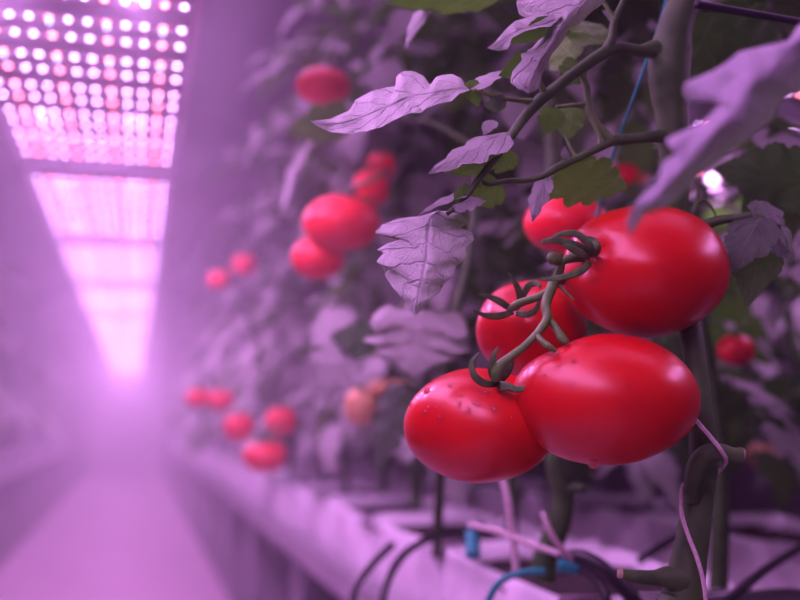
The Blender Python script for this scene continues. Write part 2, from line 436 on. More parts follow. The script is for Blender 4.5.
def gutter(x0, x1, y0, y1, label):
    root = empty('growing_gutter', ((x0+x1)/2, (y0+y1)/2, 0)); tag(root, label, 'gutter')
    hx = (x1-x0)/2; hy = (y1-y0)/2; z = BZ-.125; t = .004
    mb = MB(); mb.box(-hx, hx, -hy, hy, z-.012, z-.001); mb.box(-hx-t, -hx, -hy, hy, z-.012, z+.03); mb.box(hx, hx+t, -hy, hy, z-.012, z+.03)
    plain(mb).build('trough', M['metal'], root)
    k = int((y1-y0)/.9)
    for i in range(k+1):
        yy = -hy+.1+i*.9
        if yy > hy: break
        for s in (-1, 1):
            plain(MB().box(s*hx*.8-.01, s*hx*.8+.01, yy-.01, yy+.01, 0.0, z-.012)).build('leg', M['metal'], root)
def tube_obj(name, pts, rad, mat, label, cat, per=8, group=None, n=8):
    p, r = spline([(Vector(q), rad) for q in pts], per); o = MB().tube(p, r, n).build(name, mat, None, p[0]); return tag(o, label, cat, group)

gutter(.335, .56, .35, 10.6, 'long metal growing gutter carrying the white bags beside the right edge of the aisle')
gutter(.74, .97, .5, 6.5, 'metal growing gutter of the second row, behind the near row of bags')
gutter(-.86, -.60, .8, 10.6, 'metal growing gutter at the left edge of the aisle')
LB = {0: 'grow bag at the foot of the main stem, unseen below the frame, made black to cut bounce light',
      1: 'large white cloth grow bag at the bottom of the picture under the front tomatoes',
      2: 'white cloth grow bag crossed by black drip tubes, left below the front tomatoes',
      3: 'white cloth grow bag next along the aisle after the tube-crossed one',
      4: 'blurred white cloth grow bag below the low trio of red tomatoes'}
ys = [.40+i*.385 for i in range(26)]
for i, y in enumerate(ys):
    bag(.35, .545, y, y+.355, LB.get(i, 'far hazy pale grow bag in the row along the aisle'), None if i in LB else 'far grow bags along the right of the aisle', i+1, 'fabric_black_nobounce' if i == 0 else 'fabric')
L2 = {0: 'white grow bag of the second row, outside the right edge', 1: 'purple-lit grow bag of the second row, right of the main stem at the bottom',
      2: 'purple-lit grow bag of the second row, seen left of the main stem', 3: 'purple-lit grow bag of the second row, behind the back stem under the tomatoes'}
for i in range(12):
    y = .62+i*.42
    bag(.755, .955, y, y+.37, L2.get(i, 'shaded grow bag farther back in the second row'), None if i in L2 else 'shaded grow bags of the second row', i+40)
for i in range(18):
    y = .95+i*.52
    bag(-.845, -.615, y, y+.45, 'dim purple grow bag in the row left of the aisle', 'grow bags left of the aisle', i+70, 'fabric_grey')

# right row plants
FR = [(341, 223, 42, 1.1), (318, 258, 30, 1.1), (371, 188, 18, 1.15), (381, 166, 14, 1.2), (323, 80, 30, 1.12), (265, 456, 24, 1.5), (239, 427, 18, 1.65), (281, 421, 18, 1.55), (210, 399, 26, 1.85), (245, 265, 12, 1.85), (219, 280, 12, 1.85), (736, 350, 20, .98), (378, 398, 34, 1.18), (545, 520, 50, .95), (420, 345, 50, .85)]
def av(pj):
    for a, b_, r_, d in FR:
        if pj[2] < d+.03 and math.hypot(pj[0]-a, pj[1]-b_) < r_+35: return True
    return av0(pj)
def av0(pj):                                   # keep gaps clear of the front leaf branch and the lamp
    return (712 < pj[0] < 870 and 75 < pj[1] < 175 and pj[2] < 1.6) or (630 < pj[0] < 720 and pj[2] < .72)
names = ['tomato plant of the near row rooted behind the main stem', 'tomato plant of the near row with thick pruned stem behind the front tomatoes',
         'tomato plant of the near row behind the left front tomato', 'tomato plant carrying the large blurred red pair left of centre',
         'blurred tomato plant above the low red trio', 'blurred tomato plant left of the low red trio']
for i in range(16):
    y = (.80 if i == 0 else .92 + i*.33 + (.12 if i > 5 else 0)); x = .45 + (i % 2)*.03 + (.05 if i == 0 else 0)
    near = i < 5
    plant(x, y, BZ-.02, 1.30, names[i] if i < 6 else 'far hazy tomato plant in the right row of the aisle', None if i < 6 else 'far tomato plants right of the aisle',
          n=54 if near else 44, near=near, seed=11+i, lean=-.05, avoid=av, xmin=.10)
for i in range(8):
    y = .75 + i*.42
    plant(.86, y, BZ-.02, 1.35, ['shaded tomato plant of the second row behind the right-hand tomato', 'shaded tomato plant of the second row right of the main stem',
          'shaded tomato plant of the second row behind the main stem'][i] if i < 3 else 'shaded tomato plant deep in the second row',
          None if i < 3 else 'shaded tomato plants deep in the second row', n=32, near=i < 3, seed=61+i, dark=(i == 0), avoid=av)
for i in range(8):
    plant(1.35, .9+i*.6, .3, 1.4, 'dark tomato plant in the third row at the right', 'dark tomato plants of the third row', n=30, near=False, seed=81+i, avoid=av, rng=1.2)
for i in range(14):
    y = 1.3 + i*.5
    plant(-.73, y, BZ-.02, 1.32, 'hazy tomato plant in the row left of the aisle', 'tomato plants left of the aisle', n=30, near=False, seed=101+i, rng=1.1)

# ---------------------------------------------------------------- the main plant
root = empty('tomato_plant', P(683, 600, .56)); root.location.z = BZ-.03; root.location.x = .40; root.location.y = .52
tag(root, 'main tomato plant with thick green stem in sharp focus right of centre', 'tomato plant')
OR = root.location.copy()
def sub(mb, name, mat, parent=root):          # build in world space under the root
    mb.v = [v-OR for v in mb.v]; return mb.build(name, mat, parent)
def poly(pts, k=1.0):                         # (px, py, depth, radius px)
    return [(P(a, b_, d), r*d/FPX*k) for a, b_, d, r in pts]
def branch(name, pts, mat, per=8, n=12, rough=0):
    p, r = spline(poly(pts), per)
    if rough: r = [q*(1+rough*noise.noise(Vector((i*.35, len(pts), 0)))) for i, q in enumerate(r)]
    return sub(MB().tube(p, r, n), name, mat)
p, r = spline([(OR, .013)] + [(P(684, 640, .57), .0125)] + poly([(683, 600, .575, 22), (688, 565, .58, 18), (694, 530, .585, 16), (698, 500, .59, 15), (703, 470, .59, 14.5), (704, 445, .59, 14.5),
      (701, 415, .59, 12), (698, 385, .595, 11.5), (693, 345, .60, 11), (687, 300, .615, 11), (680, 250, .62, 12), (676, 200, .62, 13), (674, 160, .62, 14), (672, 120, .62, 16),
      (669, 80, .62, 20), (670, 55, .62, 21), (676, 25, .62, 17), (688, -10, .62, 15), (700, -60, .62, 13), (712, -140, .62, 11)]), 8)
r = [q*(1+.05*noise.noise(Vector((i*.3, 0, 0)))) for i, q in enumerate(r)]
sub(MB().tube(p, r, 20), 'stem', M['stem'])
branch('stem_stub', [(692, 500, .585, 9), (697, 470, .578, 11), (706, 455, .575, 10), (720, 452, .573, 8.5), (733, 455, .572, 7.5), (741, 456, .572, 9)], M['stem'])
branch('cut_tip', [(741, 456, .572, 8), (743, 456.5, .572, 7)], M['cut'])
branch('stem_stub', [(690, 590, .575, 14), (672, 578, .57, 12), (655, 578, .568, 8), (640, 577, .566, 7), (621, 574, .565, 5)], M['stem'])
branch('cut_tip', [(622, 574, .565, 5.2), (618, 573.5, .565, 4.5)], M['cut'])
# upper left branch
branch('side_branch', [(668, 62, .62, 14), (655, 50, .615, 10), (640, 51, .61, 6.5), (620, 48, .605, 6.2), (607, 51, .60, 6.2), (590, 62, .595, 6), (572, 75, .59, 5.5), (553, 90, .585, 5.6), (538, 102, .58, 6),
      (524, 118, .575, 5), (508, 140, .57, 4.6), (492, 162, .567, 4), (476, 183, .563, 3.4), (460, 203, .56, 2.8), (447, 214, .558, 2.0)], M['stem'])
branch('side_branch', [(607, 50, .60, 6), (612, 38, .60, 4.5), (614, 22, .60, 3.6), (622, 4, .60, 3), (632, -20, .60, 3)], M['stem'])
branch('side_branch', [(614, 20, .60, 2.6), (606, 6, .60, 2), (596, -4, .6, 2)], M['twig'])
branch('side_branch', [(672, 137, .62, 9), (658, 136, .615, 6.5), (640, 138, .61, 5.2), (622, 140, .605, 5.5), (612, 141, .60, 5.5), (598, 148, .597, 4.2), (578, 158, .593, 4), (558, 167, .588, 4), (545, 175, .583, 3.2),
      (528, 180, .58, 3), (508, 181, .578, 2.8), (490, 184, .573, 2.6), (482, 182, .57, 2)], M['stem'])
branch('side_branch', [(612, 141, .60, 5), (600, 128, .60, 4.2), (591, 116, .60, 4), (588, 100, .60, 3.8), (586, 84, .598, 3.4), (580, 72, .592, 3)], M['twig'])
branch('side_branch', [(590, 103, .60, 2.4), (574, 105, .60, 2), (556, 107, .60, 1.8)], M['twig'])
branch('side_branch', [(577, 158, .593, 2), (570, 147, .596, 1.8), (566, 135, .598, 1.5)], M['twig'])
branch('side_branch', [(598, 148, .597, 2.4), (600, 137, .597, 2.6), (591, 118, .599, 2.6)], M['twig'])
# petiolules on the left
branch('side_branch', [(536, 103, .58, 4.5), (525, 101, .577, 3), (508, 99, .572, 2.2), (490, 95, .567, 2), (474, 90, .563, 1.8)], M['twig'])
branch('side_branch', [(545, 94, .582, 3.5), (538, 78, .577, 2.2), (534, 70, .574, 2)], M['twig'])
# the petiole reaching right behind the fruit
branch('side_branch', [(684, 238, .62, 9), (700, 228, .615, 6.5), (716, 221, .61, 5), (735, 218, .607, 4.2), (752, 215, .603, 3.2), (764, 218, .60, 2.2)], M['stem'])
branch('side_branch', [(690, 222, .62, 3), (696, 205, .62, 2), (704, 200, .62, 1.6), (712, 208, .62, 1.3), (716, 216, .62, 1)], M['twig'])
branch('side_branch', [(692, 215, .62, 2.5), (698, 192, .62, 1.6), (694, 180, .62, 1.2)], M['twig'])

lf = M['leaf']
def hl(b3, t3, W, face, mat=lf, parent=root, **kw):
    o = hand_leaf('leaflet', mat, b3, t3, W, face, None, **kw); o.location = o.location - OR; o.parent = root; return o
def shaped_leaf(mid, left, right, mat, dl=.006, dr=.006, n=64, m_=12, ripple=.0012, seed=0, name='leaflet'):
    """leaf blade of real shape: midrib points (px, py, depth), margins (px, py) from base to tip; dl, dr push the margins back"""
    def res(pts, k):
        L = [0]
        for a, b_ in zip(pts, pts[1:]): L.append(L[-1]+math.hypot(b_[0]-a[0], b_[1]-a[1]))
        out = []
        for i in range(k+1):
            q = L[-1]*i/k; j = 0
            while j < len(pts)-2 and L[j+1] < q: j += 1
            t = (q-L[j])/max(1e-9, L[j+1]-L[j]); out.append(tuple(x+(y-x)*t for x, y in zip(pts[j], pts[j+1])))
        return out
    mp, _ = spline([(Vector(q), 1) for q in mid], 8); M_ = res([tuple(q) for q in mp], n)
    def edge(e): return res([mid[0][:2]] + e + [mid[-1][:2]], n)
    El, Er = edge(left), edge(right); mb = MB(); vs = []; uv = []; fs = []
    for i in range(n+1):
        t = i/n; md = M_[i]
        for j in range(-m_, m_+1):
            a = abs(j)/m_; e = (El if j < 0 else Er)[i]; off = dl if j < 0 else dr
            x = md[0]+(e[0]-md[0])*a; y = md[1]+(e[1]-md[1])*a
            sn = noise.noise(Vector((x*.13, y*.13, seed)))*.0011 + noise.noise(Vector((x*.045, y*.045, seed+5)))*.003
            tooth = math.sin(t*34+seed)*ripple*a
            d = md[2] + off*(a**1.3)*math.sin(PI*min(1, t*.9+.1)) + (sn + tooth)*min(1, (n-i)/6)
            vs.append(P(x, y, d)); uv.append((.5+j/m_*.5, t))
    k = 2*m_+1
    for i in range(n):
        for j in range(k-1): fs.append((i*k+j, (i+1)*k+j, (i+1)*k+j+1, i*k+j+1))
    mb.add(vs, fs, uv); o = mb
    # front of the blade looks at the viewer's side of the plant
    c = o.v[len(o.v)//2]; f = fs[(n//2)*(k-1)+m_]; nn = (o.v[f[1]]-o.v[f[0]]).cross(o.v[f[2]]-o.v[f[0]])
    if nn.dot(CAM-c) < 0: o.f = [q[::-1] for q in o.f]
    return sub(o, name, mat)
# long leaflet pointing left
shaped_leaf([(470, 90, .563), (460, 88, .561), (440, 92, .557), (415, 96, .551), (387, 107, .546), (355, 120, .54), (333, 124, .535), (310, 121, .53)],
    [(464, 82), (461, 78), (452, 74), (442, 75), (436, 77), (430, 85), (424, 76), (413, 71), (403, 71), (396, 77), (397, 86), (387, 87), (372, 91), (355, 100), (350, 110), (330, 119)],
    [(459, 94), (452, 101), (440, 103), (425, 109), (421, 113), (410, 113), (392, 121), (382, 127), (367, 131), (350, 134), (330, 132), (317, 126)], lf, .022, -.012, seed=3)
hl((472, 90, .565), (507, 58, .575), 26, (-.4, .6, .6), lobes=3, depth=.15, nt_=30, ns=8, seed=4)
hl((470, 80, .566), (480, 106, .566), 20, (.3, -.5, .6), M['leaf_olive'], lobes=2, depth=.1, nt_=24, ns=6, seed=5)
# small leaflets by the node
hl((500, 108, .572), (492, 90, .566), 16, (-.3, .5, .8), lobes=2, depth=.1, nt_=24, ns=6, seed=6)
hl((507, 101, .572), (488, 107, .562), 18, (.2, -.4, .8), M['leaf_slate'], lobes=2, depth=.1, nt_=24, ns=6, seed=7)
hl((494, 120, .57), (484, 130, .56), 16, (-.3, .2, .9), lobes=2, depth=.15, nt_=24, ns=6, seed=8)
# middle left leaflet
hl((508, 132, .57), (428, 160, .545), 48, (-.15, .8, .6), lobes=3, depth=.25, fold=.3, curl=.15, nt_=44, ns=10, seed=9)
hl((500, 160, .568), (440, 178, .556), 34, (.0, -.7, .6), M['leaf_olive'], lobes=3, depth=.2, nt_=30, ns=8, seed=10)
hl((470, 192, .563), (418, 202, .55), 16, (-.1, .8, .5), lobes=3, depth=.3, nt_=30, ns=8, seed=12)
# the hanging leaflet in focus
shaped_leaf([(440, 210, .568), (431, 218, .566), (428, 240, .557), (426, 262, .547), (421, 285, .539), (415, 316, .532)],
    [(421, 216), (400, 218), (383, 224), (374, 233), (388, 237), (400, 236), (404, 238), (388, 243), (376, 250), (384, 252), (376, 262), (383, 266), (385, 276), (394, 289), (400, 296), (408, 309)],
    [(437, 211), (448, 211), (460, 214), (470, 222), (461, 228), (472, 232), (474, 240), (465, 248), (467, 256), (462, 262), (456, 266), (453, 276), (444, 284), (440, 292), (430, 300), (423, 309)], lf, .014, .016, seed=13)
hl((452, 205, .558), (486, 196, .558), 22, (.0, .5, .8), lobes=3, depth=.3, nt_=30, ns=8, seed=14)
hl((455, 204, .558), (480, 190, .562), 30, (.1, -.6, .7), M['leaf_olive'], lobes=3, depth=.3, nt_=30, ns=8, seed=15)
# upper leaf: comes from above the frame
shaped_leaf([(606, -40, .55), (590, -8, .55), (575, 12, .548), (562, 28, .547), (548, 50, .546), (536, 72, .547), (529, 94, .549)],
    [(590, -40), (555, -28), (525, -12), (516, 2), (519, 14), (528, 20), (540, 23), (545, 26), (541, 38), (532, 48), (520, 54), (522, 60), (512, 72), (510, 82), (519, 90), (524, 91)],
    [(624, -34), (622, -14), (610, -4), (600, 6), (590, 13), (580, 24), (570, 28), (562, 42), (552, 54), (547, 66), (542, 74), (539, 88)], lf, .018, .014, seed=16)
shaped_leaf([(562, 16, .549), (545, 24, .548), (520, 30, .545), (503, 40, .541), (487, 48, .536)], [(550, 14), (533, 16), (515, 21), (505, 30), (495, 42)],
    [(550, 27), (541, 27), (525, 31), (512, 38), (508, 49), (500, 51), (493, 50)], lf, .008, -.006, n=40, m_=8, seed=17)
hl((552, 22, .553), (512, 48, .55), 26, (.3, -.6, .6), M['leaf_olive'], lobes=2, depth=.2, nt_=30, ns=8, seed=18)
hl((535, 60, .56), (503, 78, .556), 30, (-.1, -.6, .7), M['leaf_olive'], lobes=2, depth=.2, nt_=30, ns=8, seed=19)
branch('side_branch', [(632, -20, .60, 3), (620, -45, .57, 3), (604, -42, .55, 2.6), (585, -5, .548, 2)], M['twig'])
# small leaves between the branches
hl((580, 62, .60), (560, 88, .61), 30, (.2, .3, .8), M['leaf_olive'], lobes=3, depth=.3, nt_=30, ns=8, seed=20)
hl((600, 45, .62), (580, 10, .63), 60, (.4, .2, .8), M['leaf_olive'], lobes=3, depth=.25, nt_=30, ns=8, seed=21)
hl((575, 60, .62), (548, 32, .64), 46, (-.4, .2, .8), M['leaf_olive'], lobes=3, depth=.25, nt_=30, ns=8, seed=22)
hl((556, 108, .60), (548, 134, .60), 30, (.2, .1, .9), M['leaf_olive'], lobes=3, depth=.25, nt_=30, ns=8, seed=23)
hl((572, 106, .605), (566, 138, .60), 34, (-.3, .1, .9), M['leaf_olive'], lobes=3, depth=.25, nt_=30, ns=8, seed=24)
hl((545, 176, .583), (528, 214, .57), 26, (-.5, .4, .7), lobes=3, depth=.2, fold=.4, nt_=40, ns=8, seed=25)
hl((566, 160, .59), (563, 148, .585), 10, (-.5, .3, .7), lobes=2, depth=.1, nt_=20, ns=6, seed=26)
hl((556, 172, .60), (636, 205, .63), 66, (.0, -.6, .75), M['leaf_olive'], lobes=4, depth=.2, nt_=40, ns=10, seed=27)
hl((552, 178, .59), (536, 214, .60), 30, (.4, .2, .8), M['leaf_olive'], lobes=3, depth=.2, nt_=30, ns=8, seed=28)
hl((500, 182, .576), (470, 210, .58), 40, (.2, -.4, .8), M['leaf_olive'], lobes=3, depth=.2, nt_=30, ns=8, seed=29)
hl((510, 150, .585), (497, 176, .59), 30, (.2, -.2, .9), M['leaf_olive'], lobes=3, depth=.2, nt_=30, ns=8, seed=30)
hl((618, 20, .60), (604, 8, .598), 12, (-.4, .5, .6), lobes=2, depth=.2, nt_=20, ns=6, seed=31)
# leaf at the right
hl((760, 216, .60), (732, 262, .585), 52, (-.1, .5, .85), M['leaf_slate'], lobes=3, depth=.22, nt_=40, ns=10, seed=32, roll=.2)
hl((762, 216, .60), (806, 258, .60), 50, (.2, .6, .8), M['leaf_slate'], lobes=3, depth=.22, nt_=40, ns=10, seed=33)
hl((763, 220, .60), (757, 308, .60), 62, (.1, -.1, .9), M['leaf_slate'], lobes=3, depth=.16, nt_=40, ns=10, seed=34)
hl((752, 214, .60), (790, 205, .61), 34, (.1, .5, .8), M['leaf_slate'], lobes=3, depth=.22, nt_=40, ns=10, seed=35)
# large dark leaves of the same plant at the upper right
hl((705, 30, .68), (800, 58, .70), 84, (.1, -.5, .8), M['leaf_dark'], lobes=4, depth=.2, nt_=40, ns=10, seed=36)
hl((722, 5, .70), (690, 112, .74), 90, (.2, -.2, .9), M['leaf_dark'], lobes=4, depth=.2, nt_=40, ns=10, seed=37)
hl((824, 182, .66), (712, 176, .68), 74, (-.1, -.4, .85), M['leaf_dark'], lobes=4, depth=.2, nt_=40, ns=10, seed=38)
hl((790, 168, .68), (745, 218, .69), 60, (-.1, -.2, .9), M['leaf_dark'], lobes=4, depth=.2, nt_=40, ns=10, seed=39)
branch('side_branch', [(700, 8, .63, 5), (730, 10, .64, 3.6), (770, 18, .65, 3.4), (815, 26, .66, 3.4)], M['stem'])
hl((520, -22, .47), (404, 24, .45), 62, (.1, -.8, .5), M['leaf_olive'], lobes=3, depth=.12, nt_=40, ns=10, seed=40)
hl((430, 2, .47), (398, 36, .455), 22, (-.5, .5, .6), lobes=3, depth=.12, nt_=30, ns=8, seed=41)

# blurred leaf in the foreground at the right, on a stalk of its own plant's front leaf
shaped_leaf([(868, -20, .40), (830, 12, .398), (800, 38, .395), (772, 64, .39), (745, 98, .385), (715, 132, .38), (690, 160, .377), (660, 194, .373), (640, 214, .371), (630, 236, .374)],
    [(850, -20), (815, 5), (795, 30), (788, 43), (764, 46), (738, 52), (731, 59), (715, 70), (686, 82), (681, 92), (690, 103), (710, 101), (728, 94), (716, 109), (705, 121), (682, 131), (665, 139), (668, 146), (686, 146), (677, 153), (662, 163), (660, 176), (646, 190), (634, 204), (626, 222)],
    [(872, 10), (852, 40), (825, 62), (808, 82), (797, 92), (783, 99), (773, 119), (756, 134), (746, 143), (728, 152), (719, 163), (704, 172), (692, 183), (677, 200), (658, 210), (644, 214), (637, 226)], M['leaf_front'], .012, .014, n=80, m_=12, ripple=.0015, seed=42)
branch('side_branch', [(712, -140, .62, 5), (800, -170, .52, 4), (872, -90, .44, 4), (868, -20, .40, 3.5), (810, 40, .392, 3)], M['stem'])

# truss: rachis and pedicels, attached to the stem behind the upper tomato
def tw(pts, name='fruit_stalk'):
    return branch(name, pts, M['twig'], 8, 10, .08)
tw([(690, 315, .625, 6), (665, 330, .66, 5.5), (620, 325, .672, 5), (585, 300, .645, 5), (566, 282, .605, 5), (556, 280, .585, 5.2), (550, 292, .572, 5.4), (546, 305, .565, 5), (547, 318, .56, 4.6), (540, 330, .556, 4.2), (526, 345, .553, 4), (512, 356, .55, 4.4), (502, 364, .55, 5.4), (497, 372, .551, 6), (496, 380, .553, 5)])
tw([(556, 282, .583, 4.5), (560, 270, .578, 4.4), (563, 262, .575, 3.6), (572, 258, .578, 5), (584, 258, .585, 4), (594, 258, .592, 3)])
tw([(561, 265, .577, 3), (557, 260, .574, 6), (552, 258, .572, 6.2), (549, 258, .571, 4)], 'stalk_knuckle')
tw([(549, 292, .572, 4.8), (538, 297, .575, 4.2), (526, 301, .580, 4.2), (516, 305, .585, 4.4), (510, 310, .592, 3)])
tw([(547, 316, .562, 4), (556, 328, .558, 3.8), (562, 338, .553, 4.6), (567, 343, .552, 3.4)])
tw([(536, 334, .556, 3), (541, 340, .55, 3.2), (548, 346, .546, 3.6), (556, 351, .546, 2)])
tw([(558, 285, .583, 2), (566, 292, .58, 1.4), (574, 300, .575, 1)])

# ---------------------------------------------------------------- tomatoes
def tomato(cx, cy, d, rx, ry, rz, stem, label, mat, group=None, seg=(48, 32), lobe=.02, dimple=.14, roll=0, seed=0, origin_low=True):
    """rx, ry in px; rz = depth radius as a share of rx; stem = direction of the stalk end (right, up, towards camera)"""
    c = P(cx, cy, d); sx = rx*d/FPX; sy = ry*d/FPX; sz = sx*rz; sd = Vector(stem).normalized()
    e1 = sd.orthogonal().normalized(); e2 = sd.cross(e1)
    mb = MB(); n, k = seg; vs = []; fs = []
    def surf(nv):
        cs = max(-1, min(1, nv.dot(sd))); ang = math.acos(cs); az = math.atan2(nv.dot(e2), nv.dot(e1))
        r_ = 1 - dimple*math.exp(-(ang/.34)**2) - .03*math.exp(-((PI-ang)/.3)**2)
        r_ *= 1 + lobe*math.cos(5*az+seed)*math.sin(ang)*(.4+.6*math.exp(-(ang/1.0)**2)) + .012*noise.noise(nv*1.6+Vector((seed, 0, 0)))
        q = nv*r_; a = q.x*math.cos(roll)-q.y*math.sin(roll); b_ = q.x*math.sin(roll)+q.y*math.cos(roll)
        return R*a*sx + U*b_*sy - F*q.z*sz
    for i in range(1, k):
        th = PI*i/k
        for j in range(n):
            ph = 2*PI*j/n; vs.append(surf(sd*math.cos(th)+(e1*math.cos(ph)+e2*math.sin(ph))*math.sin(th)))
    top = len(vs); vs.append(surf(sd)); vs.append(surf(-sd))
    for i in range(k-2):
        for j in range(n): fs.append((i*n+j, (i+1)*n+j, (i+1)*n+(j+1) % n, i*n+(j+1) % n))
    for j in range(n):
        fs.append((top, j, (j+1) % n)); fs.append((top+1, (k-2)*n+(j+1) % n, (k-2)*n+j))
    mb.add(vs, fs); o = mb.build('tomato', mat); o.location = c
    tag(o, label, 'tomato', group); o['_'] = 0; del o['_']
    return o, surf, sd, e1, e2
def sepal_mesh(pts, wmax, nrm):
    """curved lance-shaped blade, thick in the middle"""
    mb = MB(); p, _ = spline([(Vector(q), 1) for q in pts], 5); k = len(p); vs = []; fs = []; n = 6
    for i in range(k):
        t = i/(k-1); w_ = wmax*(math.sin(PI*min(1, .18+t*.82))**.8)*(1-t*.25) + 1e-5; tn = (p[min(i+1, k-1)]-p[max(i-1, 0)]).normalized()
        s = tn.cross(nrm).normalized(); m_ = s.cross(tn)
        for j in range(n):
            q = 2*PI*j/n; vs.append(p[i] + s*w_*math.cos(q) + m_*(w_*.22*math.sin(q) + abs(math.cos(q))*w_*.35))
    for i in range(k-1):
        for j in range(n): fs.append((i*n+j, i*n+(j+1) % n, (i+1)*n+(j+1) % n, (i+1)*n+j))
    fs.append(tuple(range(n))[::-1]); fs.append(tuple((k-1)*n+j for j in range(n))); mb.add(vs, fs); return mb
def calyx(t, sepals, hub, rad):
    """sepals: lists of (px, py, depth); hub (px, py, depth)"""
    loc = t.location; H = P(*hub)
    mb = MB(); n = 10
    hb, r_ = spline([(H-R*.0, rad*.4), (H+Vector((0, 0, .0005)), rad), (H+Vector((0, 0, .0015)), rad*.6)], 3)
    mb.tube(hb, r_, n); mb.v = [v-loc for v in mb.v]; cal = mb.build('calyx', M['sepal'], t)
    for s in sepals:
        sm = sepal_mesh([P(*q) for q in s], .0024, -F); sm.v = [v-loc for v in sm.v]; sm.build('sepal', M['sepal'], cal)
drop_me = []
for k in range(3):
    mb = MB(); n, q = 10, 6; vs = []; fs = []
    for i in range(1, q+1):
        th = PI*.60*i/q
        for j in range(n):
            a = 2*PI*j/n; vs.append((math.sin(th)*math.cos(a), math.sin(th)*math.sin(a)*(1, 1.25, .8)[k], .62*(math.cos(th))))
    top = len(vs); vs.append((0, 0, .62))
    for i in range(q-1):
        for j in range(n): fs.append((i*n+j, (i+1)*n+j, (i+1)*n+(j+1) % n, i*n+(j+1) % n))
    for j in range(n): fs.append((top, j, (j+1) % n))
    fs.append(tuple((q-1)*n+j for j in range(n))[::-1])
    mb.add(vs, fs); drop_me.append(mb.mesh('water_droplet', M['water']))
def droplets(T, pts, seed, extra=20, region=None):
    """pts: (px, py, size px) seen on the fruit; extra tiny ones scattered on the upper left"""
    o, surf, sd, e1, e2 = T; rnd = random.Random(seed); c = o.location
    dirs = []
    import mathutils.bvhtree as bt
    me = o.data; tree = bt.BVHTree.FromPolygons([v.co[:] for v in me.vertices], [tuple(p_.vertices) for p_ in me.polygons])
    alls = [(a, b_, s) for a, b_, s in pts]
    for _ in range(extra):
        a = rnd.uniform(region[0], region[2]); b_ = rnd.uniform(region[1], region[3]); alls.append((a, b_, rnd.uniform(1.1, 2.2)))
    for a, b_, s in alls:
        og = CAM - c; dr = (P(a, b_, 1)-CAM).normalized(); hit = tree.ray_cast(og, dr)
        if hit[0] is None: continue
        q = bpy.data.objects.new('water_droplet', drop_me[rnd.randrange(3)]); C.objects.link(q); q.parent = o
        rad = s*.66*.56/FPX; nrm = hit[1] if hit[1].dot(dr) < 0 else -hit[1]
        q.matrix_local = Matrix.Translation(hit[0]) @ nrm.to_track_quat('Z', 'Y').to_matrix().to_4x4() @ Matrix.Rotation(rnd.uniform(0, 6), 4, 'Z') @ Matrix.Diagonal((rad, rad, rad, 1))

HD = (96, 64)
T1 = tomato(644, 271, .60, 83, 66, .88, (-.72, .10, .45), 'biggest red tomato, topmost of the front cluster, resting against the main stem', M['tomato'], seg=HD, roll=-.06, seed=1)
T2 = tomato(605, 399, .565, 93, 66, .82, (-.5, .85, -.15), 'glossy red tomato at the bottom right of the front cluster, drop hanging beneath', M['tomato'], seg=HD, dimple=.10, roll=.03, seed=2)
T3 = tomato(480, 425, .585, 77, 57, .85, (.25, .93, .35), 'wet red tomato at the lower left of the front cluster, calyx on top', M['tomato'], seg=HD, dimple=.12, roll=-.12, seed=3)
T4 = tomato(531, 329, .645, 55, 49, .9, (-.3, .75, .6), 'small red tomato at the back of the front cluster, between the other three', M['tomato'], seg=HD, seed=4)
# calyxes
calyx(T1[0], [[(592, 256, .574), (588, 244, .566), (576, 234, .562), (560, 234, .560), (549, 240, .558)], [(590, 254, .574), (578, 246, .566), (560, 241, .562), (545, 241, .56), (541, 245, .56)],
              [(590, 258, .574), (578, 252, .566), (568, 247, .562), (562, 245, .56)], [(590, 262, .574), (582, 270, .566), (568, 276, .562), (552, 279, .56), (536, 279, .56)],
              [(594, 256, .574), (597, 248, .566), (593, 240, .566), (586, 236, .565)]], (592, 257, .576), .003)
calyx(T3[0], [[(497, 384, .560), (484, 383, .553), (474, 375, .549), (472, 362, .548), (480, 352, .548)], [(497, 383, .560), (492, 372, .553), (493, 358, .55), (498, 346, .549)],
              [(498, 384, .560), (507, 386, .555), (516, 389, .551), (526, 387, .549), (534, 380, .549)], [(499, 382, .562), (507, 372, .557), (511, 362, .556), (510, 354, .557)],
              [(498, 386, .559), (503, 387, .552), (513, 388, .549)]], (498, 383, .563), .003)
calyx(T4[0], [[(513, 311, .604), (502, 303, .596), (490, 297, .592), (477, 294, .59)], [(513, 312, .604), (498, 316, .596), (484, 315, .592), (473, 310, .59)],
              [(517, 309, .604), (520, 296, .598), (515, 283, .594), (507, 272, .592)], [(516, 313, .603), (528, 314, .598), (537, 307, .595), (539, 294, .594)],
              [(517, 308, .604), (528, 286, .598), (538, 284, .594), (540, 289, .593)]], (514, 311, .607), .003)
droplets(T1, [(573, 237, 3), (611, 251, 4), (604, 245, 3), (597, 279, 5), (594, 284, 4), (601, 270, 3), (619, 261, 3), (646, 232, 3)], 1, 26, (566, 215, 640, 310))
droplets(T2, [(574, 361, 4), (572, 383, 3), (664, 353, 4), (668, 356, 3), (594, 459, 7), (560, 365, 3), (545, 375, 3), (610, 350, 2), (640, 384, 2)], 2, 16, (520, 345, 640, 400))
droplets(T3, [(425, 413, 6), (440, 418, 5), (415, 423, 4), (427, 391, 6), (434, 381, 5), (450, 386, 4), (459, 404, 4), (469, 411, 4), (495, 410, 5), (503, 431, 3), (411, 405, 4), (487, 393, 5), (429, 377, 4),
             (461, 396, 3), (479, 405, 3), (474, 403, 3), (437, 407, 3)], 3, 34, (412, 376, 520, 425))
droplets(T4, [(482, 337, 4), (497, 332, 3), (520, 329, 3), (543, 340, 4), (548, 333, 3), (552, 352, 3)], 4, 26, (485, 320, 575, 365))

